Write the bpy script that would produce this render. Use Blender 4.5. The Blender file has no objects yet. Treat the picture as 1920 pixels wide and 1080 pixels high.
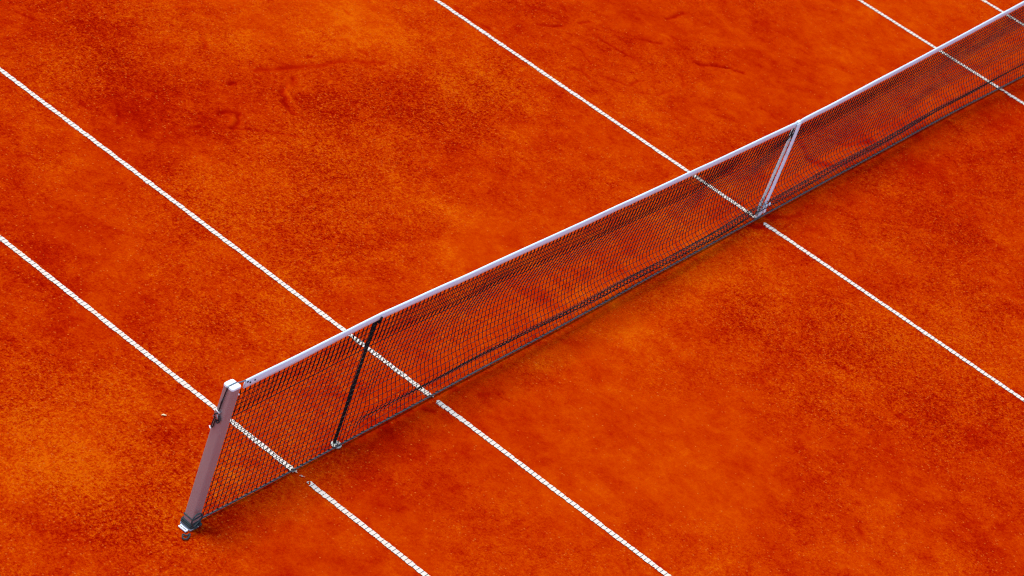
import bpy, bmesh, math, random
import numpy as np
from mathutils import Vector, Matrix

# ------------------------------------------------------------------ camera, sky, sun, exposure
S = bpy.context.scene
COL = S.collection
R = math.radians

cd = bpy.data.cameras.new('camera')
cam = bpy.data.objects.new('camera', cd)
COL.objects.link(cam)
CPOS = Vector((-10.95170175, -6.49926033, 10.18679485))
cr = Vector((0.59277241, -0.75011493, 0.29316967))
cu = Vector((0.30210507, 0.54453891, 0.78243844))
cf = Vector((0.74656105, 0.37523987, -0.54940116))
m3 = Matrix((cr, cu, -cf)).transposed()
cam.matrix_world = Matrix.Translation(CPOS) @ m3.to_4x4()
cd.sensor_fit = 'HORIZONTAL'
cd.sensor_width = 36.0
cd.lens = 4949.91 / 1920 * 36.0
cd.clip_start = 0.1
cd.clip_end = 500
cd.dof.use_dof = True
cd.dof.focus_distance = 16.6
cd.dof.aperture_fstop = 4.0
S.camera = cam

SUN_EL, SUN_AZ = R(76), R(118)          # azimuth measured from +x towards +y: where the light comes from
W = bpy.data.worlds.new('World')
S.world = W
W.use_nodes = True
nt = W.node_tree
bg = nt.nodes['Background']
sky = nt.nodes.new('ShaderNodeTexSky')
sky.sky_type = 'NISHITA'
sky.sun_disc = False
sky.sun_elevation = SUN_EL
sky.sun_rotation = math.pi / 2 - SUN_AZ
sky.dust_density = 1.0
sky.air_density = 1.0
nt.links.new(sky.outputs[0], bg.inputs[0])
bg.inputs[1].default_value = 0.15
sd = bpy.data.lights.new('sun', 'SUN')
sd.energy = 1.4
sd.angle = R(16)
sd.color = (1.0, 0.93, 0.84)
sun = bpy.data.objects.new('sun', sd)
COL.objects.link(sun)
sdir = Vector((math.cos(SUN_EL) * math.cos(SUN_AZ), math.cos(SUN_EL) * math.sin(SUN_AZ), math.sin(SUN_EL)))
sun.rotation_euler = sdir.to_track_quat('Z', 'Y').to_euler()
S.view_settings.view_transform = 'Standard'
S.view_settings.look = 'None'
S.view_settings.exposure = 0.93
S.view_settings.gamma = 1.0
S.render.filter_size = 1.1
S.cycles.filter_width = 1.1
S.render.resolution_x, S.render.resolution_y = 1024, 576

rnd = random.Random(7)
rng = np.random.default_rng(11)

# ------------------------------------------------------------------ helpers
def tag(o, label=None, cat=None, group=None, kind=None):
    if label: o['label'] = label
    if cat: o['category'] = cat
    if group: o['group'] = group
    if kind: o['kind'] = kind
    return o

def empty(name, loc):
    o = bpy.data.objects.new(name, None)
    o.empty_display_size = 0.1
    o.location = loc
    COL.objects.link(o)
    return o

class MB:
    """collects vertices and faces in world coordinates; build() links them as one mesh object"""
    def __init__(s): s.v = []; s.f = []
    def add(s, vs, fs):
        n = len(s.v)
        s.v += [tuple(p) for p in vs]
        s.f += [tuple(i + n for i in f) for f in fs]
    def tube(s, pts, r, n=6, closed=False, caps=True):
        P = [Vector(p) for p in pts]
        rr = r if hasattr(r, '__len__') else [r] * len(P)
        N = len(P)
        vs = []; fs = []
        nrm = None
        for i in range(N):
            if closed: t = (P[(i + 1) % N] - P[i - 1])
            else: t = P[min(i + 1, N - 1)] - P[max(i - 1, 0)]
            t.normalize()
            if nrm is None:
                a = Vector((0, 0, 1)) if abs(t.z) < .9 else Vector((1, 0, 0))
                nrm = t.cross(a).normalized()
            else:
                nrm = (nrm - t * nrm.dot(t)).normalized()
            b = t.cross(nrm)
            for k in range(n):
                an = 2 * math.pi * k / n
                vs.append(P[i] + rr[i] * (math.cos(an) * nrm + math.sin(an) * b))
        M = N if closed else N - 1
        for i in range(M):
            i2 = (i + 1) % N
            for k in range(n):
                k2 = (k + 1) % n
                fs.append((i * n + k, i * n + k2, i2 * n + k2, i2 * n + k))
        if caps and not closed:
            fs.append(tuple(range(n))[::-1]); fs.append(tuple((N - 1) * n + k for k in range(n)))
        s.add(vs, fs)
    def box(s, c, size, rot=None, bevel=0.0, seg=2):
        bm = bmesh.new()
        bmesh.ops.create_cube(bm, size=1)
        bmesh.ops.scale(bm, vec=size, verts=bm.verts)
        if bevel:
            bmesh.ops.bevel(bm, geom=list(bm.edges), offset=bevel, segments=seg, profile=.5, affect='EDGES')
        M = Matrix.Translation(Vector(c)) @ (rot.to_4x4() if rot else Matrix.Identity(4))
        bm.transform(M)
        bm.verts.index_update()
        s.add([v.co[:] for v in bm.verts], [tuple(v.index for v in f.verts) for f in bm.faces])
        bm.free()
    def blob(s, c, rad, rot=None, jit=0.0, sub=2):
        bm = bmesh.new()
        bmesh.ops.create_icosphere(bm, subdivisions=sub, radius=1)
        for v in bm.verts: v.co *= 1 + rnd.uniform(-jit, jit)
        bmesh.ops.scale(bm, vec=rad, verts=bm.verts)
        bm.transform(Matrix.Translation(Vector(c)) @ (rot.to_4x4() if rot else Matrix.Identity(4)))
        bm.verts.index_update()
        s.add([v.co[:] for v in bm.verts], [tuple(v.index for v in f.verts) for f in bm.faces])
        bm.free()
    def build(s, name, mat, parent=None, smooth=True):
        me = bpy.data.meshes.new(name)
        off = Vector(parent.matrix_world.translation) if parent else Vector((0, 0, 0))
        if parent:
            off = Vector(parent.location); q = parent.parent
            while q: off += Vector(q.location); q = q.parent
        me.from_pydata([(x - off.x, y - off.y, z - off.z) for x, y, z in s.v], [], s.f)
        me.materials.append(mat)
        if smooth: me.polygons.foreach_set('use_smooth', [True] * len(me.polygons))
        o = bpy.data.objects.new(name, me)
        COL.objects.link(o)
        if parent: o.parent = parent
        return o

def new_mat(name):
    m = bpy.data.materials.new(name); m.use_nodes = True
    return m, m.node_tree, m.node_tree.nodes['Principled BSDF']

def N(t, kind, **kw):
    n = t.nodes.new(kind)
    for k, v in kw.items():
        if k.startswith('in_'):
            n.inputs[k[3:].replace('_', ' ')].default_value = v
        else: setattr(n, k, v)
    return n

def noise(t, vec, scale, detail=4, rough=.55, dist=0):
    n = N(t, 'ShaderNodeTexNoise'); n.inputs['Scale'].default_value = scale
    n.inputs['Detail'].default_value = detail; n.inputs['Roughness'].default_value = rough
    n.inputs['Distortion'].default_value = dist
    if vec is not None: t.links.new(vec, n.inputs['Vector'])
    return n.outputs['Fac']

def math_(t, op, a, b=None, c=None, clamp=False):
    n = N(t, 'ShaderNodeMath'); n.operation = op; n.use_clamp = clamp
    for i, x in enumerate((a, b, c)):
        if x is None: continue
        if isinstance(x, (int, float)): n.inputs[i].default_value = x
        else: t.links.new(x, n.inputs[i])
    return n.outputs[0]

def maprange(t, x, a, b, c=0., d=1., smooth=False):
    n = N(t, 'ShaderNodeMapRange')
    n.interpolation_type = 'SMOOTHSTEP' if smooth else 'LINEAR'
    t.links.new(x, n.inputs[0])
    for i, v in enumerate((a, b, c, d)): n.inputs[i + 1].default_value = v
    return n.outputs[0]

def mix(t, fac, a, b):
    n = N(t, 'ShaderNodeMix'); n.data_type = 'RGBA'
    if isinstance(fac, (int, float)): n.inputs[0].default_value = fac
    else: t.links.new(fac, n.inputs[0])
    for i, x in ((6, a), (7, b)):
        if isinstance(x, tuple): n.inputs[i].default_value = (*x, 1)
        else: t.links.new(x, n.inputs[i])
    return n.outputs[2]

def ramp(t, x, stops):
    n = N(t, 'ShaderNodeValToRGB')
    cr_ = n.color_ramp
    while len(cr_.elements) < len(stops): cr_.elements.new(.5)
    for e, (p, c) in zip(cr_.elements, stops): e.position = p; e.color = (*c, 1)
    t.links.new(x, n.inputs[0])
    return n.outputs[0]

# photograph pixel (1920 x 1080) -> point on a horizontal plane or on the net's plane; only used to read off where things stand
FPX = 4949.91
def ray(u, v): return cf + cr * ((u - 960) / FPX) - cu * ((v - 540) / FPX)
def on_ground(u, v, z=0.0):
    d = ray(u, v); return CPOS + d * ((z - CPOS.z) / d.z)
def on_net(u, v, y=0.0):
    d = ray(u, v); return CPOS + d * ((y - CPOS.y) / d.y)

# ------------------------------------------------------------------ numpy value noise
_T = {}
def vnoise(X, Y, seed):
    if seed not in _T: _T[seed] = np.random.default_rng(seed).random((256, 256))
    T = _T[seed]
    xi = np.floor(X).astype(int); yi = np.floor(Y).astype(int)
    fx = X - xi; fy = Y - yi
    fx = fx * fx * fx * (fx * (fx * 6 - 15) + 10); fy = fy * fy * fy * (fy * (fy * 6 - 15) + 10)
    g = lambda a, b: T[a & 255, b & 255]
    return ((g(xi, yi) * (1 - fx) + g(xi + 1, yi) * fx) * (1 - fy) + (g(xi, yi + 1) * (1 - fx) + g(xi + 1, yi + 1) * fx) * fy) * 2 - 1
def fbm(X, Y, seed, f=1., oct=5, gain=.55):
    o = 0; a = 1; n = 0
    for i in range(oct):
        c, s_ = math.cos(i * 1.1), math.sin(i * 1.1)
        o = o + a * vnoise((X * c - Y * s_) * f + 17.3 * i, (X * s_ + Y * c) * f - 9.1 * i, seed + i); n += a
        a *= gain; f *= 2.03
    return o / n

# ------------------------------------------------------------------ clay ground: one sheet, fine where the court is seen
def axis(lo, hi, step, far):
    a = list(np.arange(lo, hi + 1e-6, step))
    d = step; x = lo; L = []
    while x > -far: d *= 1.5; x -= d; L.append(x)
    d = step; x = hi; H = []
    while x < far: d *= 1.5; x += d; H.append(x)
    return np.array(L[::-1] + a + H)
gx = axis(-2.9, 12.2, 0.016, 120)
gy = axis(-4.2, 5.5, 0.016, 120)
GX, GY = np.meshgrid(gx, gy, indexing='ij')

# drier (orange) and damper (deep red) patches of the clay, plus the post's painted shadow: (pixel x, pixel y, radius, strength)
PATCH = [(70,30,90,-.6),(170,60,70,-.45),(470,35,90,.55),(620,15,70,.6),(70,105,60,.35),(130,130,50,.25),(235,175,95,-.75),(260,120,60,-.4),
(330,85,60,.35),(560,135,90,-.5),(310,235,80,-.6),(430,220,60,-.5),(150,300,60,.35),(440,385,70,.5),(395,340,55,.35),(40,330,60,-.4),(20,255,50,-.35),
(230,300,50,-.2),(120,430,80,-.55),(330,350,60,-.3),(205,480,50,.3),(90,380,50,.35),(600,470,70,-.2),(500,455,60,.2),(40,480,60,-.5),(120,560,60,-.3),
(670,35,80,.85),(710,100,60,.65),(850,150,60,.35),(720,180,85,-.65),(640,190,60,-.55),(880,215,75,-.5),(800,250,70,-.35),(900,170,40,.4),(770,20,50,.1),
(950,25,60,-.4),(1080,85,80,-.35),(1200,60,60,-.3),(1180,170,60,.1),(760,300,70,.15),(790,370,70,.3),(850,445,70,.45),(1000,400,80,.3),(1160,310,55,.35),
(700,470,60,-.15),(830,510,50,.4),(905,330,60,-.15),(660,330,60,.1),(700,390,60,-.1),(1320,15,70,-.35),(1500,40,70,.1),(1430,95,60,-.35),(1610,110,90,.2),(1500,180,60,-.1),
(1350,165,60,-.2),(1720,60,80,.2),(1850,20,60,.35),(1340,500,75,.9),(1290,560,70,.3),(1480,300,50,.3),(1600,300,60,-.35),(1530,395,70,-.45),(1640,350,50,.15),(1700,320,60,-.45),
(1800,390,90,-.55),(1750,470,60,-.3),(1840,480,50,.15),(1880,240,70,-.45),(1500,470,50,-.1),(1600,480,60,.05),(60,620,50,.1),(100,660,90,-.45),(250,600,70,-.25),(20,575,50,.25),
(90,770,70,.6),(160,790,60,.6),(60,880,80,.75),(140,890,60,.55),(210,830,60,.25),(25,830,60,.6),(180,860,60,.4),(350,585,50,.15),(330,790,80,-.3),(250,950,60,-.1),(120,990,80,-.45),
(210,1010,60,-.25),(335,960,32,.85),(50,1065,60,.35),(220,1065,50,.25),(405,975,40,-.75),(500,950,60,.25),(450,1045,60,.15),(510,570,60,.25),(560,620,60,.2),(430,630,60,-.15),  # strongest dark spot here is the post's shadow, painted right of its foot
(600,560,60,-.15),(250,740,60,.3),(450,720,50,-.1),(720,790,70,-.55),(690,860,60,-.3),(1060,600,60,.35),(1180,610,65,.65),(1130,580,50,.55),(890,745,80,-.25),(790,870,80,-.3),
(960,700,60,.1),(1060,720,70,.2),(1110,790,80,.2),(900,910,80,.0),(700,1000,70,-.15),(1250,880,70,.15),(640,900,50,-.3),(1420,590,75,-.6),(1340,650,70,-.5),(1470,560,50,.3),(1480,620,40,.3),(1560,650,60,.1),
(1690,640,70,.35),(1800,600,60,.35),(1525,650,50,-.45),(1700,760,70,-.25),(1850,800,90,-.6),(1690,830,80,-.45),(1300,740,80,.2),(1310,870,80,.2),(1400,760,60,.2),(1620,985,80,.1),
(1900,1000,90,-.55),(1310,1060,70,.45),(1500,930,80,-.35),(1750,920,60,.1),(1580,1060,60,-.2),(1150,1000,80,-.05),(980,860,80,.05)]
GRAIN = [(700,230,130,1),(600,300,110,.8),(820,200,100,.8),(450,420,130,.9),(560,540,110,.9),(300,700,130,.8),(220,850,120,.9),(300,930,110,.9),(60,760,100,.6),(150,40,120,.8),(60,560,100,.5),
(1400,610,110,.9),(1560,660,110,1),(1700,700,110,.9),(1800,400,110,.9),(1650,340,70,.5),(1860,560,100,.8),(1250,560,80,.6),(1850,820,120,.6),(900,200,80,.6),(950,330,80,.4),(400,120,90,.5),(640,480,90,.6),
(1650,80,180,-.9),(1000,820,160,-.6),(1350,820,150,-.6),(900,430,110,-.5),(760,900,130,-.5),(1200,450,80,-.3),(500,950,80,-.3),(1450,180,120,-.4),(430,220,50,-.5),(1100,980,120,-.4),(480,60,60,-.2)]
WXn = fbm(GX, GY, 3, 1.1, 4); WYn = fbm(GX, GY, 31, 1.1, 4)
QX = GX + .16 * WXn; QY = GY + .16 * WYn
def splat(lst):
    T = np.zeros_like(GX)
    for (u, v, r, a) in lst:
        c = on_ground(u, v); a1 = on_ground(u + r, v); a2 = on_ground(u, v + r)
        J = np.array([[a1.x - c.x, a2.x - c.x], [a1.y - c.y, a2.y - c.y]]); I = np.linalg.inv(J)
        dx = QX - c.x; dy = QY - c.y
        d2 = (I[0, 0] * dx + I[0, 1] * dy) ** 2 + (I[1, 0] * dx + I[1, 1] * dy) ** 2
        T += a * np.exp(-d2 * .9)
    return T
tone = splat(PATCH) * .64 + .38 * fbm(GX, GY, 5, 1.7, 6, .62) + .60 * fbm(GX, GY, 77, 6., 4, .72)
grain = .30 + splat(GRAIN) * .42 + .5 * fbm(GX, GY, 51, 1.3, 5, .6)
hgt = .0015 * fbm(GX, GY, 8, .8, 4)

# scuffs, slides and dents that players left: (pixels along the mark, half width m, depth m, tone)
MARKS = [([(478,132),(540,126),(600,122),(650,112),(720,118)], .030, .004, -.30), ([(545,150),(536,170),(546,192),(560,205)], .012, -.006, .35), ([(552,146),(528,172),(536,196),(552,214)], .022, .006, -.35),
([(408,214),(425,206),(445,212),(446,228),(432,240)], .018, .005, -.35), ([(425,215),(438,222),(430,236)], .014, -.004, .15), ([(432,240),(480,243),(520,248),(565,258)], .014, .004, -.25),
([(430,158),(440,153)], .020, .006, -.5), ([(575,108),(588,105)], .018, .005, -.4), ([(478,143),(484,146)], .012, .005, -.4), ([(672,95),(685,100)], .022, .005, -.35), ([(645,20),(655,28)], .014, .004, -.35),
([(605,208),(628,212)], .016, .004, -.3), ([(1010,45),(1035,50),(1050,48)], .020, .005, -.35), ([(1085,42),(1105,40)], .018, .004, -.3), ([(1125,72),(1160,95),(1190,108)], .014, .004, -.25), ([(1070,85),(1090,95),(1110,120)], .012, .003, -.2),
([(1250,35),(1265,30),(1280,25)], .024, .005, -.35), ([(1310,120),(1345,122),(1375,130),(1392,136)], .024, .006, -.4), ([(1345,124),(1362,132),(1380,128)], .012, -.005, .2), ([(1205,75),(1240,82)], .016, .004, -.2), ([(1140,145),(1180,160),(1200,150)], .014, .004, -.25),
([(1190,172),(1230,178),(1260,170)], .014, .003, -.2), ([(950,260),(975,275)], .014, .003, -.15), ([(1550,262),(1590,272),(1640,262)], .03, .004, -.25), ([(1500,262),(1520,300),(1560,310)], .03, .004, -.3), ([(200,425),(240,440)], .012, .003, -.25),
([(850,10),(870,30),(930,60)], .020, .003, -.25), ([(990,10),(1040,25)], .02, .003, -.2), ([(935,740),(955,750)], .014, .004, -.25), ([(900,740),(960,735),(990,760)], .02, .002, -.12), ([(795,765),(815,770)], .025, .003, -.35), ([(1405,420),(1430,425)], .03, .004, -.4),
([(1440,405),(1480,408),(1500,400)], .025, .004, -.3), ([(1570,680),(1590,695)], .02, .005, -.4), ([(1685,780),(1715,790)], .02, .003, -.25), ([(950,790),(970,785)], .012, .003, -.2), ([(30,20),(60,35)], .018, .004, -.35), ([(150,190),(160,200)], .02, .004, -.3), ([(355,240),(370,236)], .02, .004, -.3)]
for q in range(170):                       # small ball marks, scrapes and heel dents all over
    u, v = rnd.uniform(-20, 1940), rnd.uniform(-20, 1100); an = rnd.uniform(-.5, 1.1); L = rnd.choice([4, 6, 10, 22, 40])
    sg = rnd.choice([-1, -1, 1]); P2 = [(u, v), (u + L * .5 * math.cos(an), v + L * .5 * math.sin(an)), (u + L * math.cos(an + .3), v + L * math.sin(an + .3))]
    MARKS.append((P2, rnd.uniform(.008, .017), .003 * rnd.uniform(.4, 1), sg * rnd.uniform(.05, .22)))
for pts, wd, dep, tn in MARKS:
    P = [on_ground(*p) for p in pts]
    x0 = min(p.x for p in P) - .15; x1 = max(p.x for p in P) + .15; y0 = min(p.y for p in P) - .15; y1 = max(p.y for p in P) + .15
    i0, i1 = np.searchsorted(gx, [x0, x1]); j0, j1 = np.searchsorted(gy, [y0, y1])
    X = GX[i0:i1, j0:j1]; Y = GY[i0:i1, j0:j1]
    X = X + .010 * vnoise(X * 14, Y * 14, 99) + .008 * vnoise(X * 45, Y * 45, 98); Y = Y + .010 * vnoise(X * 14, Y * 14, 97)
    D = np.full(X.shape, 9.)
    for a, b in zip(P[:-1], P[1:]):
        dx, dy = b.x - a.x, b.y - a.y; L2 = dx * dx + dy * dy
        tt = np.clip(((X - a.x) * dx + (Y - a.y) * dy) / L2, 0, 1)
        D = np.minimum(D, np.hypot(X - a.x - tt * dx, Y - a.y - tt * dy))
    k = np.exp(-(D / wd) ** 2)
    rim = np.exp(-((D - 1.7 * wd) / (.6 * wd)) ** 2)
    hgt[i0:i1, j0:j1] += -1.5 * dep * k + .35 * dep * rim
    tone[i0:i1, j0:j1] += tn * k * 2.6
    grain[i0:i1, j0:j1] -= .5 * k
# shoe prints: short rows of ribs pressed into the clay
for (u, v, an) in [(890,372,.5),(832,425,.5),(880,472,.4),(940,375,.4),(735,490,.6),(770,478,.5),(1290,520,.5)]:
    c = on_ground(u, v)
    dx = GX - c.x; dy = GY - c.y
    A = dx * math.cos(an) + dy * math.sin(an); B = -dx * math.sin(an) + dy * math.cos(an)
    k = np.exp(-(A / .11) ** 4 - (B / .05) ** 4)
    hgt += k * .003 * np.sin(A * 2 * math.pi / .045)
    tone += k * (.16 * np.sin(A * 2 * math.pi / .045) - .05)

LINES = [0.025, 1.397, 5.485, 9.573, 10.945]
LW = [.05] * 5
# the clay lies level with the tapes of the lines and is worn down beside them under the net
for lx in LINES:
    hgt = np.where(np.abs(GX - lx) < .06, hgt * .3, hgt)
hgt += -.006 * np.exp(-((GY + .03) / .12) ** 2) * (np.abs(GX - 5) < 6.2)
tone += -.22 * np.exp(-((GY + .10 + .04 * fbm(GX, GY, 4, 2., 3)) / .16) ** 2) * ((GX > -.7) & (GX < 12))  # soft shadow along the foot of the net, painted into the clay tone

nxv, nyv = GX.shape
me = bpy.data.meshes.new('ground')
V = np.stack([GX, GY, hgt], -1).reshape(-1, 3).astype(np.float32)
idx = np.arange(nxv * nyv).reshape(nxv, nyv)
Fq = np.stack([idx[:-1, :-1], idx[1:, :-1], idx[1:, 1:], idx[:-1, 1:]], -1).reshape(-1, 4)
me.vertices.add(len(V)); me.vertices.foreach_set('co', V.ravel())
me.loops.add(Fq.size); me.loops.foreach_set('vertex_index', Fq.ravel().astype(np.int32))
me.polygons.add(len(Fq)); me.polygons.foreach_set('loop_start', np.arange(0, Fq.size, 4, dtype=np.int32))
me.update(calc_edges=True)
me.polygons.foreach_set('use_smooth', np.ones(len(Fq), bool))
for nm, arr in (('clay_tone', tone), ('clay_grain', grain)):
    at = me.attributes.new(nm, 'FLOAT', 'POINT'); at.data.foreach_set('value', arr.ravel().astype(np.float32))

m, t, b = new_mat('red clay')
tc = N(t, 'ShaderNodeTexCoord').outputs['Object']
a1 = N(t, 'ShaderNodeAttribute'); a1.attribute_name = 'clay_tone'
a2 = N(t, 'ShaderNodeAttribute'); a2.attribute_name = 'clay_grain'
T_, G_ = a1.outputs['Fac'], a2.outputs['Fac']
Gc = maprange(t, G_, .05, 1.0, .16, 1.1)
n1 = noise(t, tc, 9, 8, .78)                  # hand sized mottling
n2 = noise(t, tc, 25, 4, .78)                  # finger sized
n3 = noise(t, tc, 60, 3, .78)                  # crumbs
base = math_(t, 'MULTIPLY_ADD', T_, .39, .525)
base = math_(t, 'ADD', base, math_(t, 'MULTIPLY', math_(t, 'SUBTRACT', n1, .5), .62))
n0 = noise(t, tc, 2.6, 12, .78, .6)          # wisps left where the drag mat and the wind sorted the top dressing
base = math_(t, 'ADD', base, maprange(t, n0, .40, .62, -.07, .07, True))
sc_ = N(t, 'ShaderNodeVectorMath'); sc_.operation = 'MULTIPLY'; sc_.inputs[1].default_value = (22, 3.2, 1); t.links.new(tc, sc_.inputs[0])
nst = noise(t, sc_.outputs[0], 1.0, 6, .7, .8)  # faint brush streaks along the court
base = math_(t, 'ADD', base, math_(t, 'MULTIPLY', math_(t, 'SUBTRACT', nst, .5), .16))
g2 = math_(t, 'MULTIPLY', math_(t, 'SUBTRACT', n2, .5), 2.4)
g3 = math_(t, 'MULTIPLY', math_(t, 'SUBTRACT', n3, .5), 2.9)
gg = math_(t, 'MULTIPLY', math_(t, 'ADD', g2, g3), Gc)
base = math_(t, 'ADD', base, gg, clamp=True)
colr = ramp(t, base, [(0.0, (.235, .0022, .0001)), (.25, (.325, .0082, .0001)), (.5, (.405, .0235, .0001)), (.72, (.460, .0400, .0002)), (1.0, (.545, .082, .0006))])
# pale crumbs of brick lying on the surface
vo = N(t, 'ShaderNodeTexVoronoi'); vo.inputs['Scale'].default_value = 50; t.links.new(tc, vo.inputs['Vector'])
sel = N(t, 'ShaderNodeSeparateColor'); t.links.new(vo.outputs['Color'], sel.inputs[0])
thr = maprange(t, G_, 0., 1.1, .955, .62)
pick = math_(t, 'GREATER_THAN', sel.outputs[0], thr)
core = maprange(t, vo.outputs['Distance'], .22, .42, 1., 0., True)
crumb = math_(t, 'MULTIPLY', math_(t, 'MULTIPLY', pick, core), maprange(t, sel.outputs[1], 0, 1, .2, .75))
colr = mix(t, crumb, colr, (.60, .105, .010))
t.links.new(colr, b.inputs['Base Color'])
b.inputs['Roughness'].default_value = .95
b.inputs['Specular IOR Level'].default_value = 0.0
hh = math_(t, 'ADD', math_(t, 'MULTIPLY', gg, 1.), math_(t, 'MULTIPLY', crumb, .9))
bp = N(t, 'ShaderNodeBump'); bp.inputs['Distance'].default_value = .0045; bp.inputs['Strength'].default_value = .8
t.links.new(hh, bp.inputs['Height']); t.links.new(bp.outputs[0], b.inputs['Normal'])
me.materials.append(m)
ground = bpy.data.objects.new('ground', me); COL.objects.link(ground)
tag(ground, kind='structure')
del V, Fq, idx

# ------------------------------------------------------------------ materials of the small things
def simple(name, col, rough=.6, metal=0., spec=.4, var=.0, scale=20., dusty=0., dustcol=(.30, .075, .03), dust_scale=30.):
    m, t, b = new_mat(name)
    tc = N(t, 'ShaderNodeTexCoord').outputs['Object']
    c = None
    n = noise(t, tc, scale, 4, .6)
    dark = tuple(x * (1 - var) for x in col)
    c = mix(t, n, dark, tuple(min(1, x * (1 + var)) for x in col))
    if dusty:
        d = noise(t, tc, dust_scale, 5, .7)
        f = maprange(t, d, .62 - .3 * dusty, .85 - .3 * dusty, 0., min(1., .35 + .5 * dusty), True)
        c = mix(t, f, c, dustcol)
    t.links.new(c, b.inputs['Base Color'])
    b.inputs['Roughness'].default_value = rough; b.inputs['Metallic'].default_value = metal
    b.inputs['Specular IOR Level'].default_value = spec
    return m

def strand_mat(name, dust):
    m, t, b = new_mat(name)
    tc = N(t, 'ShaderNodeTexCoord').outputs['Object']
    n = noise(t, tc, 60, 3, .7)
    geo = N(t, 'ShaderNodeNewGeometry')
    sx = N(t, 'ShaderNodeSeparateXYZ'); t.links.new(geo.outputs['Normal'], sx.inputs[0])
    up = maprange(t, sx.outputs[2], .1, .9)                     # dust settles on the upper side of the twine
    f = math_(t, 'MULTIPLY', maprange(t, n, .42, .62), math_(t, 'MULTIPLY', math_(t, 'ADD', up, .04), dust), clamp=True)
    c = mix(t, f, (.004, .004, .005), (.11, .095, .09))
    t.links.new(c, b.inputs['Base Color'])
    b.inputs['Roughness'].default_value = .8; b.inputs['Specular IOR Level'].default_value = .15
    return m
M_top = strand_mat('black doubled twine', .25)
M_net = strand_mat('black twine with clay dust', .7)
M_border = simple('worn grey border rope', (.085, .075, .078), .9, spec=.1, var=.5, scale=26, dusty=.35, dustcol=(.16, .05, .03))
M_knot = simple('black lacing', (.008, .008, .010), .8, spec=.15)
M_band = simple('white vinyl headband', (.70, .87, .97), .5, var=.02, scale=8, dusty=.28, dustcol=(.50, .40, .38), dust_scale=9)
M_strap = simple('white woven strap', (.76, .90, .98), .6, var=.05, dusty=.3, dustcol=(.55, .42, .38), dust_scale=25)
M_strap2 = simple('grey green back of strap', (.80, .88, .80), .8, var=.1, dusty=.3, dustcol=(.45, .35, .28))
M_alu = simple('brushed aluminium post', (.34, .23, .215), .5, metal=.15, spec=.5, var=.06, scale=5, dusty=.25, dustcol=(.40, .22, .17), dust_scale=5)
M_cap = simple('white painted cap', (.78, .93, .98), .45, var=.03)
M_cable = simple('grey steel cable', (.20, .21, .22), .45, metal=.6)
M_blk = simple('black rubber and cord', (.010, .011, .013), .6, var=.3)
M_cord = simple('dark green cord', (.018, .030, .032), .75, var=.5, scale=60)
M_steel = simple('galvanised steel', (.42, .43, .45), .35, metal=.8, spec=.5, var=.15, scale=80)
M_disc = simple('pale worn disc', (.46, .48, .40), .7, var=.15, scale=60, dusty=.5, dustcol=(.45, .14, .05), dust_scale=45)
M_white = simple('white painted steel', (.80, .86, .88), .5, var=.05, scale=50)
M_leaf = simple('dry leaf', (.78, .60, .34), .8, var=.3, scale=70)
M_pebble = simple('pale stone chip', (.62, .45, .33), .8, var=.3, scale=70)
M_stick = simple('black painted wood', (.007, .007, .008), .7, spec=.15, var=.3)

# ------------------------------------------------------------------ the white lines: ribbed plastic tape, clay lying over parts of it
def line_mat(name, lx, gaps, phase, wear):
    m, t, b = new_mat(name)
    tc = N(t, 'ShaderNodeTexCoord').outputs['Object']
    s = N(t, 'ShaderNodeSeparateXYZ'); t.links.new(tc, s.inputs[0])
    y = s.outputs[1]; x = s.outputs[0]
    pit = .0325
    fr = math_(t, 'FRACT', math_(t, 'ADD', math_(t, 'DIVIDE', y, pit), 200.3 + phase))
    d = math_(t, 'ABSOLUTE', math_(t, 'SUBTRACT', fr, .5))
    brk = noise(t, tc, 45, 2, .5)
    rib = math_(t, 'MULTIPLY', maprange(t, d, .415, .445), maprange(t, brk, .28, .42))
    n = noise(t, tc, 14, 5, .65)
    c = mix(t, n, (.60, .51, .40), (.74, .655, .53))
    st = noise(t, tc, 7, 6, .8)
    c = mix(t, maprange(t, st, .46 + wear, .66 + wear, 0, .7, True), c, (.72, .40, .22))
    c = mix(t, math_(t, 'MULTIPLY', rib, .95), c, (.09, .045, .04))
    t.links.new(c, b.inputs['Base Color']); b.inputs['Roughness'].default_value = .7
    # clay covers: ragged edges and whole stretches near the net
    ax = math_(t, 'ABSOLUTE', x)
    e1 = noise(t, tc, 55, 3, .6); e2 = noise(t, tc, 9, 3, .6)
    lim = math_(t, 'SUBTRACT', .0240, math_(t, 'MULTIPLY', maprange(t, math_(t, 'ADD', e1, e2), .8, 1.35), .011))
    vis = math_(t, 'LESS_THAN', ax, lim)
    big = noise(t, tc, 24, 4, .65)
    for (a, bb, amt) in gaps:
        k1 = maprange(t, y, a - .07, a + .03, 0, 1, True); k2 = maprange(t, y, bb - .02, bb + .05, 1, 0, True)
        k = math_(t, 'MULTIPLY', math_(t, 'MULTIPLY', k1, k2), amt)
        vis = math_(t, 'MULTIPLY', vis, math_(t, 'GREATER_THAN', math_(t, 'ADD', big, .12), k))
    tr = N(t, 'ShaderNodeBsdfTransparent'); mx = N(t, 'ShaderNodeMixShader')
    t.links.new(vis, mx.inputs[0]); t.links.new(tr.outputs[0], mx.inputs[1]); t.links.new(b.outputs[0], mx.inputs[2])
    t.links.new(mx.outputs[0], t.nodes['Material Output'].inputs['Surface'])
    bp = N(t, 'ShaderNodeBump'); bp.inputs['Distance'].default_value = .002
    t.links.new(math_(t, 'SUBTRACT', n, rib), bp.inputs['Height']); t.links.new(bp.outputs[0], b.inputs['Normal'])
    return m
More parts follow.
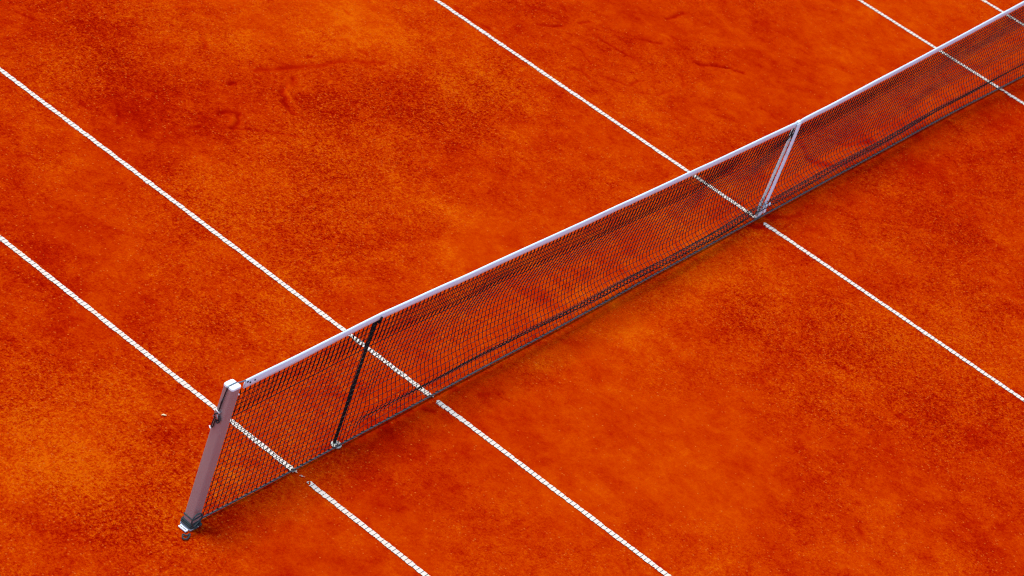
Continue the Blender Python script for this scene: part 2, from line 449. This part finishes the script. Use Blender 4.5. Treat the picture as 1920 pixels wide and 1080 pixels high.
LL = [('white line at far left, crossing the photo behind the aluminium net post', [(-.17, -.02, .70)], .1, .02),
      ('white line passing under the net just right of the black singles stick', [(-.07, -.02, .78)], .3, .05),
      ('white centre line passing under the net at the white centre strap', [(-.07, .0, .80)], .55, .07),
      ('white line under the net right of the centre strap, second from the right', [(-.2, -.03, .55)], .7, .04),
      ('short piece of white line in the top right corner, cut off by the net headband', [(-.1, -.03, .6)], .2, .04)]
for i, lx in enumerate(LINES):
    mb = MB()
    ys = np.arange(-11.885, 11.886, .1)
    w = .0235; h = .0045
    vs = []; fs = []
    for y in ys:
        o = .0016 * math.sin(y * 2.1 + i) + .0012 * math.sin(y * 5.3 + 2 * i)
        vs += [(lx - w + o, y, -.004), (lx - w + o, y, h), (lx + w + o, y, h), (lx + w + o, y, -.004)]
    for k in range(len(ys) - 1):
        a = k * 4
        for q in range(3): fs.append((a + q, a + q + 1, a + q + 5, a + q + 4))
    mb.add([(p[0], p[1], p[2]) for p in vs], fs)
    o_ = MB(); o_.v = [(p[0] - lx, p[1], p[2]) for p in mb.v]; o_.f = mb.f
    ob = o_.build('court_line', line_mat('line tape %d' % i, lx, LL[i][1], LL[i][2], LL[i][3]), smooth=False)
    ob.location = (lx, 0, 0)
    tag(ob, LL[i][0], 'court line', 'white lines of the tennis court')

# ------------------------------------------------------------------ the net
# top edge of the headband, read off along the net: x -> z
TOPPX = [(461,713.5),(719.5,582.5),(1496.7,228.2),(1840,50.5),(1920,8)]
PX0, PX1 = -.892, 11.862
XT = [-.775, .458, 5.40, 5.485, 5.57, 10.512, 11.74]
ZT = [1.066, 1.070, .922, .914, .922, 1.070, 1.066]
def ztop(x):
    i = int(np.searchsorted(XT, x)); i = min(max(i, 1), len(XT) - 1)
    a, b_ = XT[i - 1], XT[i]; tt = min(max((x - a) / (b_ - a), 0), 1)
    sag = .012 * (b_ - a) / 5 * 4 * tt * (1 - tt)
    return ZT[i - 1] * (1 - tt) + ZT[i] * tt - sag
def bandh(x):
    e = min(abs(x - -.775), abs(11.74 - x))
    return .050 + .014 * max(0, 1 - e / .9)
CELL = .0425
NR = 24
LNET = NR * CELL
def n1d(x, seed, f):
    return float(vnoise(np.array([x * f + 50.]), np.array([seed * 3.7]), 200 + seed)[0])
ZB = .016
def theta(x, u, A):
    """lean of the twine from the vertical at distance u (m) above the bottom border; + leans away (+y) going down"""
    far = max(0, min(1, (x - 6) / 5))
    uf = .145 + .035 * far + .02 * n1d(x, 1, .9)
    g = lambda c, w: math.exp(-((u - c) / w) ** 2)
    th = A * (-.95 * g(uf + .15, .07) + 1.15 * g(uf, .045) - 1.0 * g(uf - .13, .075))
    th *= max(0, min(1, (x - .55) / .5))
    s = LNET - u
    open_ = max(0, min(1, (x - .5) / 1.6)) * max(0, min(1, (11.6 - x) / 1))
    th += open_ * ((.11 + .11 * n1d(x, 2, 1.3)) * (1 - .6 * far) * math.exp(-((s - .30) / .10) ** 2) - (.2 + .2 * n1d(x, 3, 1.1)) * math.exp(-((s - .52) / .13) ** 2) + .18 * n1d(x, 5, 2.2) * math.exp(-((s - .13) / .06) ** 2))
    th += far * .28 * math.sin(2 * math.pi * (u / .33 + .1 * x)) * math.exp(-((u - .5) / .25) ** 2)
    return th
SUB = 3
def profile(x):
    zt = ztop(x) - bandh(x) + .004
    need = zt - ZB
    ns = NR * SUB; ds = LNET / ns
    us = LNET - (np.arange(ns) + .5) * ds
    if LNET <= need:
        A = 0; k = need / LNET
    else:
        lo, hi = 0, 1.75
        for _ in range(14):
            A = (lo + hi) / 2
            drop = sum(math.cos(theta(x, u, A)) * ds for u in us)
            if drop > need: lo = A
            else: hi = A
        k = None
    th = [theta(x, u, A) for u in us]
    dz = np.array([math.cos(a) for a in th]) * ds; dy = np.array([math.sin(a) for a in th]) * ds
    k = need / dz.sum()
    z = zt - np.concatenate([[0], np.cumsum(dz) * k])
    y = np.concatenate([[0], np.cumsum(dy)])
    # bottom border lies close to the plane of the net
    end = -.012 + .01 * n1d(x, 7, .7)
    y = y + (end - y[-1]) * np.linspace(0, 1, ns + 1) ** 1.5
    return y, z
NXS = -.838
xs = np.arange(NXS, 11.80, CELL)
NC = len(xs)
kx = np.arange(0, NC, 3)
PY = np.zeros((NC, NR * SUB + 1)); PZ = PY.copy()
yk = []; zk = []
for i in kx:
    a, b_ = profile(float(xs[i])); yk.append(a); zk.append(b_)
yk = np.array(yk); zk = np.array(zk)
for j in range(NR * SUB + 1):
    PY[:, j] = np.interp(xs, xs[kx], yk[:, j]); PZ[:, j] = np.interp(xs, xs[kx], zk[:, j])
# sideways drift of the columns
jj = np.arange(NR * SUB + 1) / (NR * SUB)
drift = np.zeros_like(PY)
for i in range(NC):
    drift[i] = .018 * n1d(xs[i], 9, .8) * np.sin(jj * math.pi) + .012 * n1d(xs[i], 12, 1.7) * np.sin(jj * 2 * math.pi) + rng.normal(0, .0012)
fade = np.clip((xs - NXS) / .4, 0, 1)
PXs = xs[:, None] + drift * fade[:, None] + rng.normal(0, .0009, PY.shape)
PZ = PZ + rng.normal(0, .0008, PY.shape)
PZ[:, -1] = ZB

net = empty('tennis_net', (5.485, 0, 0))
tag(net, 'long black tennis net with a white headband stretched across the clay court', 'tennis net')
lo, up = MB(), MB()
DR = 5                                     # rows of doubled netting under the headband
for i in range(NC):
    pts = [(PXs[i, j], PY[i, j], PZ[i, j]) for j in range(NR * SUB + 1)]
    k = DR * SUB
    up.tube(pts[:k + 1], .0025, 4, caps=False)
    lo.tube(pts[k:], .0027, 4, caps=False)
for r in range(1, NR):
    j = r * SUB
    pts = []
    for i in range(NC):
        pts.append((PXs[i, j], PY[i, j], PZ[i, j]))
        if i < NC - 1:
            pts.append(((PXs[i, j] + PXs[i + 1, j]) / 2, (PY[i, j] + PY[i + 1, j]) / 2, (PZ[i, j] + PZ[i + 1, j]) / 2 - .0016 - .0008 * rng.random()))
    (up if r <= DR else lo).tube(pts, (.0026 if r < DR else (.0036 if r == DR else .0023)), 4, caps=False)
# second layer of the doubled rows, hanging just in front and out of step with the first
for i in range(NC):
    fr_ = 1 - .75 * max(0, min(1, (xs[i] - 4.5) / 3)); ox = fr_ * (.003 + .009 * n1d(xs[i], 21, 1.1)); oy = fr_ * (-.006 - .005 * n1d(xs[i], 22, 1.6)) - .0005
    pts = []
    for j in range(DR * SUB + 1):
        e = math.sin(math.pi * j / (DR * SUB))
        w = math.sin(math.pi * min(1, .5 * j / (DR * SUB) + .0))
        pts.append((PXs[i, j] + ox * (1 - abs(2 * j / (DR * SUB) - 1) ** 3) + .004 * e * n1d(xs[i], 24, 6), PY[i, j] + oy * e, PZ[i, j] + .004 * e))
    up.tube(pts, .0023, 4, caps=False)
    if i == 0: prev = pts; L2 = [[p] for p in pts]
    else:
        for q, p in enumerate(pts): L2[q].append(p)
# knots of the doubled part
for r in range(1, DR + 1):
    for i in range(0, NC):
        if rng.random() < .8:
            j = r * SUB; c = (PXs[i, j], PY[i, j], PZ[i, j]); a = .0050
            up.add([(c[0] - a, c[1], c[2]), (c[0] + a, c[1], c[2]), (c[0], c[1] - a, c[2]), (c[0], c[1] + a, c[2]), (c[0], c[1], c[2] - a), (c[0], c[1], c[2] + a)],
                   [(0, 2, 5), (2, 1, 5), (1, 3, 5), (3, 0, 5), (2, 0, 4), (1, 2, 4), (3, 1, 4), (0, 3, 4)])
up.build('doubled_netting', M_top, net)
lo.build('netting', M_net, net)
# side cord down the post end
for e in (0, NC - 1):
    sc = MB()
    sc.tube([(PXs[e, j], PY[e, j], PZ[e, j]) for j in range(NR * SUB + 1)], .0035, 6)
    sc.build('side_cord', M_knot, net)
# bottom border rope with lacing
br = MB()
br.tube([(PXs[i, -1], PY[i, -1] - .002, ZB - .002 + .003 * n1d(xs[i], 40, 2)) for i in range(NC)], .0068, 6)
br.build('border_rope', M_border, net)
kn = MB()
hp = []; hr = []
for q in range(int((xs[-1] - NXS) / .0106)):           # lacing wound round the rope, knotted at every second mesh
    x = NXS + q * .0106; an = q * math.pi / 2
    y = float(np.interp(x, xs, PY[:, -1])) - .002
    knot = (q % 8) == 0
    hp.append((x, y + .0082 * math.cos(an), ZB - .002 + .0082 * math.sin(an))); hr.append(.0075 if knot else .0014)
kn.tube(hp, hr, 5)
kn.build('lacing', M_knot, net)

# headband: vinyl folded over the cable
hb = MB()
hx = np.concatenate([np.linspace(-.775, 5.35, 160), np.linspace(5.36, 5.61, 26), np.linspace(5.62, 11.74, 160)])
sec = []
for x in hx:
    h = bandh(x); z = ztop(x)
    wob = .0015 * n1d(x, 60, 3.0)
    bul = 1 + .12 * n1d(x, 61, 1.2)
    pinch = math.exp(-((x - 5.485) / .05) ** 2)
    rr = .0070 * bul * (1 - .25 * pinch)
    tail = .0040 + .002 * (n1d(x, 62, .9) + 1) * .5
    prof = [(-tail, -h), (-tail - .0015, -h * .6), (-rr, -h * .32), (-rr, -.010), (-rr * .75, -.004), (-rr * .35, -.0008), (0, 0), (rr * .35, -.0008), (rr * .75, -.004), (rr, -.010), (rr, -h * .32), (tail + .0015, -h * .6), (tail, -h), (0, -h - .001)]
    sec.append([(x, p + wob, z + q + .0012 * n1d(x + p, 63, 9) * (q < -h * .9)) for p, q in prof])
npf = len(sec[0])
vs = [p for s_ in sec for p in s_]
fs = []
for i in range(len(sec) - 1):
    for k in range(npf):
        k2 = (k + 1) % npf
        fs.append((i * npf + k, (i + 1) * npf + k, (i + 1) * npf + k2, i * npf + k2))
fs.append(tuple(range(npf))); fs.append(tuple((len(sec) - 1) * npf + k for k in range(npf))[::-1])
hb.add(vs, fs)
band = hb.build('headband', M_band, net)
for (x, dz, r_) in [(-.762, .014, .0065), (-.735, .030, .0060), (-.695, .028, .0060), (11.70, .03, .006)]:
    z = ztop(x) - dz; ey = MB()
    ey.tube([(x, -.0075, z), (x, -.0108, z)], r_, 10)
    ey.build('eyelet', M_blk, band)
# steel cable: over the post cap to the band, and from the other end to the far post
cb = MB()
cb.tube([(-.944, 0, 1.078), (-.892, 0, 1.0805), (-.845, 0, 1.074), (-.80, 0, 1.064), (-.70, 0, 1.053)], .0045, 8)
cb.build('top_cable', M_cable, net); cb = MB()
cb.tube([(11.66, 0, 1.053), (11.76, 0, 1.064), (11.862, 0, 1.0805), (11.905, 0, 1.078)], .0045, 8)
cb.build('top_cable', M_cable, net)

# ------------------------------------------------------------------ centre strap
st = empty('centre_strap', (5.485, 0, 0))
tag(st, 'white webbing strap holding down the middle of the tennis net', 'net strap')
def ribbon(mb, pts, w, th=.0022, taper=None):
    """flat strap following pts (x, y, z); wide along x"""
    P = [Vector(p) for p in pts]; vs = []; fs = []
    for i, p in enumerate(P):
        t_ = (P[min(i + 1, len(P) - 1)] - P[max(i - 1, 0)]).normalized()
        sx = Vector((1, 0, 0)); sx = (sx - t_ * sx.dot(t_)).normalized()
        n_ = t_.cross(sx)
        ww = w if taper is None else w * taper[i]
        for a, c in ((-1, -1), (1, -1), (1, 1), (-1, 1)):
            vs.append(p + sx * (ww / 2 * a) + n_ * (th * c))
    for i in range(len(P) - 1):
        for k in range(4):
            k2 = (k + 1) % 4
            fs.append((i * 4 + k, i * 4 + k2, i * 4 + 4 + k2, i * 4 + 4 + k))
    fs.append((0, 3, 2, 1)); e = (len(P) - 1) * 4; fs.append((e, e + 1, e + 2, e + 3))
    mb.add(vs, fs)
cx = 5.487
f_ = MB()
ribbon(f_, [(cx, -.012, .908), (cx, -.0135, .895), (cx, -.016, .84), (cx - .001, -.019, .7), (cx - .002, -.021, .5), (cx - .003, -.021, .3), (cx - .003, -.019, .16), (cx - .003, -.014, .06), (cx - .004, -.006, .02)], .053)
f_.build('front_strap', M_strap, st)
b2 = MB()
ribbon(b2, [(cx, -.0125, .909), (cx, -.006, .9175), (cx, .006, .9175), (cx, .0125, .905), (cx, .014, .85), (cx - .006, .012, .7), (cx - .007, .012, .5), (cx - .007, .012, .3), (cx - .006, .017, .13), (cx - .004, .008, .03)], .046)
b2.build('back_strap', M_strap2, st)
bk = MB()
bk.box((cx - .001, -.030, .135), (.056, .008, .034), Matrix.Rotation(R(8), 3, 'Y'), .003)
bk.blob((cx + .034, -.036, .150), (.016, .008, .014), None, .15, 2)
bk.box((cx + .004, -.034, .095), (.030, .005, .040), Matrix.Rotation(R(-20), 3, 'Y'), .002)
bk.build('buckle', M_white, st)
an = MB()
an.tube([(cx - .02, -.004, .0), (cx - .02, -.004, .025), (cx, -.004, .034), (cx + .02, -.004, .025), (cx + .02, -.004, .0)], .005, 8)
an.build('ground_anchor', M_white, st)

# ------------------------------------------------------------------ singles stick
def stick(x, label):
    s_ = empty('singles_stick', (x, .018, 0)); tag(s_, label, 'net stick')
    mb = MB()
    mb.box((x, .018, .515), (.017, .017, 1.01), None, .003)
    mb.build('pole', M_stick, s_)
    mb = MB()                                 # fork that carries the headband's cable
    mb.box((x, .018, 1.025), (.020, .010, .03), None, .002)
    mb.box((x, .002, 1.006), (.022, .036, .012), None, .002)
    mb.tube([(x, -.0135, 1.006), (x + .001, -.0150, 1.025), (x + .003, -.0140, 1.046)], [.008, .0075, .006], 8)
    mb.build('fork', M_stick, s_)
    mb = MB()
    mb.tube([(x + .004, .002, .001), (x + .004, .002, .0095), (x + .004, .002, .0115)], [.035, .035, .032], 28)
    mb.build('base_disc', M_disc, s_)
    return s_
stick(.448, 'slim black stick propping up the net on a round pale disc')

# ------------------------------------------------------------------ net post
PX = PX0
post = empty('net_post', (PX, 0, 0))
tag(post, 'square aluminium net post standing in the clay at the near end of the net', 'net post')
def rsec(w, r, n=5):
    P = []
    for cx_, cy_, a0 in ((w - r, w - r, 0), (-w + r, w - r, 90), (-w + r, -w + r, 180), (w - r, -w + r, 270)):
        for k in range(n + 1):
            a = R(a0 + 90 * k / n); P.append((cx_ + r * math.cos(a), cy_ + r * math.sin(a)))
    return P
def prism(mb, sections, cx_, cy_, cap=True):
    n = len(sections[0][0]); vs = []; fs = []
    for P, z in sections: vs += [(cx_ + p[0], cy_ + p[1], z) for p in P]
    for i in range(len(sections) - 1):
        for k in range(n):
            k2 = (k + 1) % n; fs.append((i * n + k, i * n + k2, (i + 1) * n + k2, (i + 1) * n + k))
    if cap:
        fs.append(tuple(range(n))[::-1]); fs.append(tuple((len(sections) - 1) * n + k for k in range(n)))
    mb.add(vs, fs)
hw = .0375
mb = MB(); prism(mb, [(rsec(hw, .014), 0.0), (rsec(hw, .014), 1.068)], PX, 0)
body = mb.build('shaft', M_alu, post)
mod = body.modifiers.new('edge', 'EDGE_SPLIT'); mod.split_angle = R(40)
# extruded channel rib on the side that faces the court, carrying the lacing hooks
mb = MB(); mb.box((PX + .0445, 0, .53), (.008, .022, 1.0), None, .001); mb.build('lacing_rail', M_alu, post)
for z in (.985,):
    mb = MB(); mb.tube([(PX + .046, -.008, z + .004), (PX + .062, -.014, z + .006), (PX + .070, -.014, z + .001)], .006, 8); mb.build('lacing_hook', M_white, post)
# cap in two halves with the cable groove between them
mb = MB()
for s_ in (-1, 1):
    P = []
    r = .013; w = hw + .001
    y0, y1 = (.0055, w) if s_ > 0 else (-w, -.0055)
    bm_c = [(w, y0), (w, y1), (-w, y1), (-w, y0)] if s_ > 0 else [(w, y0), (w, y1), (-w, y1), (-w, y0)]
    pts = []
    outer = y1 if s_ > 0 else y0; inner = y0 if s_ > 0 else y1
    pts.append((w, inner))
    for k in range(6):
        a = R(90 * k / 5); pts.append((w - r + r * math.cos(a), outer - s_ * r + s_ * r * math.sin(a)))
    for k in range(6):
        a = R(90 + 90 * k / 5); pts.append((-w + r + r * math.cos(a), outer - s_ * r + s_ * r * math.sin(a)))
    pts.append((-w, inner))
    if s_ < 0: pts = pts[::-1]
    sh = [(p[0] * .94, (p[1] - inner) * .94 + inner) for p in pts]
    prism(mb, [(pts, 1.068), (pts, 1.079), (sh, 1.083)], PX, 0)
mb.box((PX, 0, 1.070), (.076, .0110, .010))
cap = mb.build('cap', M_cap, post, smooth=False)
# tensioning gear on the outer face: cable down the face, cleat, pulley, hanging loop
F = PX - hw
mb = MB()
mb.tube([(PX - .02, 0, 1.081), (F - .002, 0, 1.077), (F - .006, .0, 1.062), (F - .006, .003, 1.02), (F - .006, .006, .96), (F - .008, .010, .90)], .0038, 8)
mb.tube([(F - .009, .003, 1.0), (F - .010, .008, .96), (F - .008, .006, .92), (F - .010, .012, .885)], .0035, 8)
mb.build('tension_cable', M_blk, post)
cl = MB()
cl.box((F - .010, .012, .885), (.020, .034, .030), Matrix.Rotation(R(15), 3, 'X'), .003)
cl.box((F - .018, .004, .868), (.012, .016, .040), Matrix.Rotation(R(-25), 3, 'X'), .002)
cl.box((F - .018, .022, .862), (.010, .010, .030), Matrix.Rotation(R(20), 3, 'X'), .002)
cleat = cl.build('cleat', M_steel, post)
pl = MB()
pl.tube([(F - .016 - .004 * math.sin(a * 2), -.006 + .016 * math.cos(a), .845 + .019 * math.sin(a)) for a in np.linspace(0, 2 * math.pi, 20)[:-1]], .0050, 8, closed=True)
pl.tube([(F - .012, -.006, .845), (F - .003, -.006, .845)], .011, 14)
pl.tube([(F - .020, .002, .89), (F - .024, .016, .878), (F - .018, .024, .862)], .005, 6)
pl.build('pulley', M_blk, post)
lp = MB()
lp.tube([(F - .010, .012, .86), (F - .009, .013, .82), (F - .008, .016, .775), (F - .008, .020, .764), (F - .008, .028, .768), (F - .008, .027, .80), (F - .009, .022, .85)], .0038, 8)
lp.build('hanging_loop', M_blk, post)
hk = MB(); hk.tube([(F - .012, .022, .757), (F - .013, .031, .760), (F - .012, .036, .769)], .0045, 8); hk.build('hook', M_white, post)
# ground socket with its slotted white plate
so = MB()
for dx in (.018, .034):
    so.box((F - dx, -.006, .007), (.0085, .062, .009), None, .0015)
so.box((F - .026, -.033, .0045), (.024, .008, .007), None, .001); so.box((F - .026, .004, .0045), (.024, .006, .007), None, .001); so.box((F - .026, .022, .0045), (.024, .006, .007), None, .001)
so.build('socket_plate', M_white, post)
so = MB(); prism(so, [(rsec(hw + .008, .016), -.01), (rsec(hw + .008, .016), .008), (rsec(hw + .004, .015), .010)], PX, 0)
so.build('socket_collar', M_steel, post)

# cord tied round the foot of the post
cd_ = MB()
def wrap(z0, z1, rad, turns, off=.0):
    pts = []
    base = rsec(hw + off, .014, 4); n = len(base); tot = int(n * turns)
    for k in range(tot + 1):
        p = base[k % n]; zz = z0 + (z1 - z0) * k / tot + .003 * math.sin(k * .9)
        pts.append((PX + p[0], p[1], zz))
    cd_.tube(pts, rad, 8)
wrap(.022, .034, .0062, 2.0, .005)
wrap(.040, .046, .0055, 1.2, .004)
wrap(.074, .088, .0036, 1.1, .003)
def px_loop(pix, z, rad, closed=True, zf=None):
    pts = []
    for k, (u, v) in enumerate(pix):
        pts.append(on_ground(u, v, z) if zf is None else on_net(u - 3, v, zf))
    P = []
    n = len(pts)
    rg = range(n) if closed else range(n - 1)
    for i in rg:
        p0, p1, p2, p3 = (pts[(i + q) % n] if closed else pts[min(max(i + q, 0), n - 1)] for q in (-1, 0, 1, 2))
        for s2 in range(5):
            tt = s2 / 5
            P.append(.5 * ((2 * p1) + (p2 - p0) * tt + (2 * p0 - 5 * p1 + 4 * p2 - p3) * tt ** 2 + (-p0 + 3 * p1 - 3 * p2 + p3) * tt ** 3))
    if not closed: P.append(pts[-1])
    cd_.tube(P, rad, 8, closed=closed)
foot = empty('cord', (PX, -.05, 0))
tag(foot, 'dark cord wound and looped around the foot of the aluminium net post', 'cord')
px_loop([(343,1002),(350,1004),(356,1001),(354,1007),(349,1011),(343,1009)], .008, .0050)
px_loop([(364,986),(363,978),(369,968),(377,963),(382,965),(381,972),(374,980),(367,987)], .05, .0048, True, -.062)
cd_.blob((PX + .02, -hw - .018, .034), (.014, .011, .013), None, .15, 2)
cd_.blob((PX - .01, -hw - .014, .022), (.018, .009, .010), None, .15, 2)
cd_.tube([(PX + .02, -hw - .018, .034), (PX + .05, -.03, .03), (NXS, -.012, .02), (NXS + .03, -.012, ZB)], .005, 8)
cw = cd_.build('windings', M_cord, foot)

# ------------------------------------------------------------------ leaf and stone chips on the clay
g = on_ground(307, 780)
mb = MB()
n = 9
vs = [(0, 0, .006)]
for k in range(n * 2):
    a = math.pi * k / n; rr_ = (.015 if abs(math.cos(a)) > .9 else .011) * (1 + .2 * rnd.uniform(-1, 1))
    vs.append((rr_ * math.cos(a) * 1.1, rr_ * math.sin(a) * .75, .006 + .006 * abs(math.sin(a))))
vs = [(g.x + .75 * x + .5 * y, g.y - .6 * x + .7 * y, z) for x, y, z in vs]
fs = [(0, 1 + k, 1 + (k + 1) % (2 * n)) for k in range(2 * n)]
mb.add(vs, fs)
mb.add([(x, y, z - .0015) for x, y, z in vs], [f[::-1] for f in fs])
lf = mb.build('fallen_leaf', M_leaf); tag(lf, 'small dry yellowish leaf lying on the clay left of the net post', 'leaf')
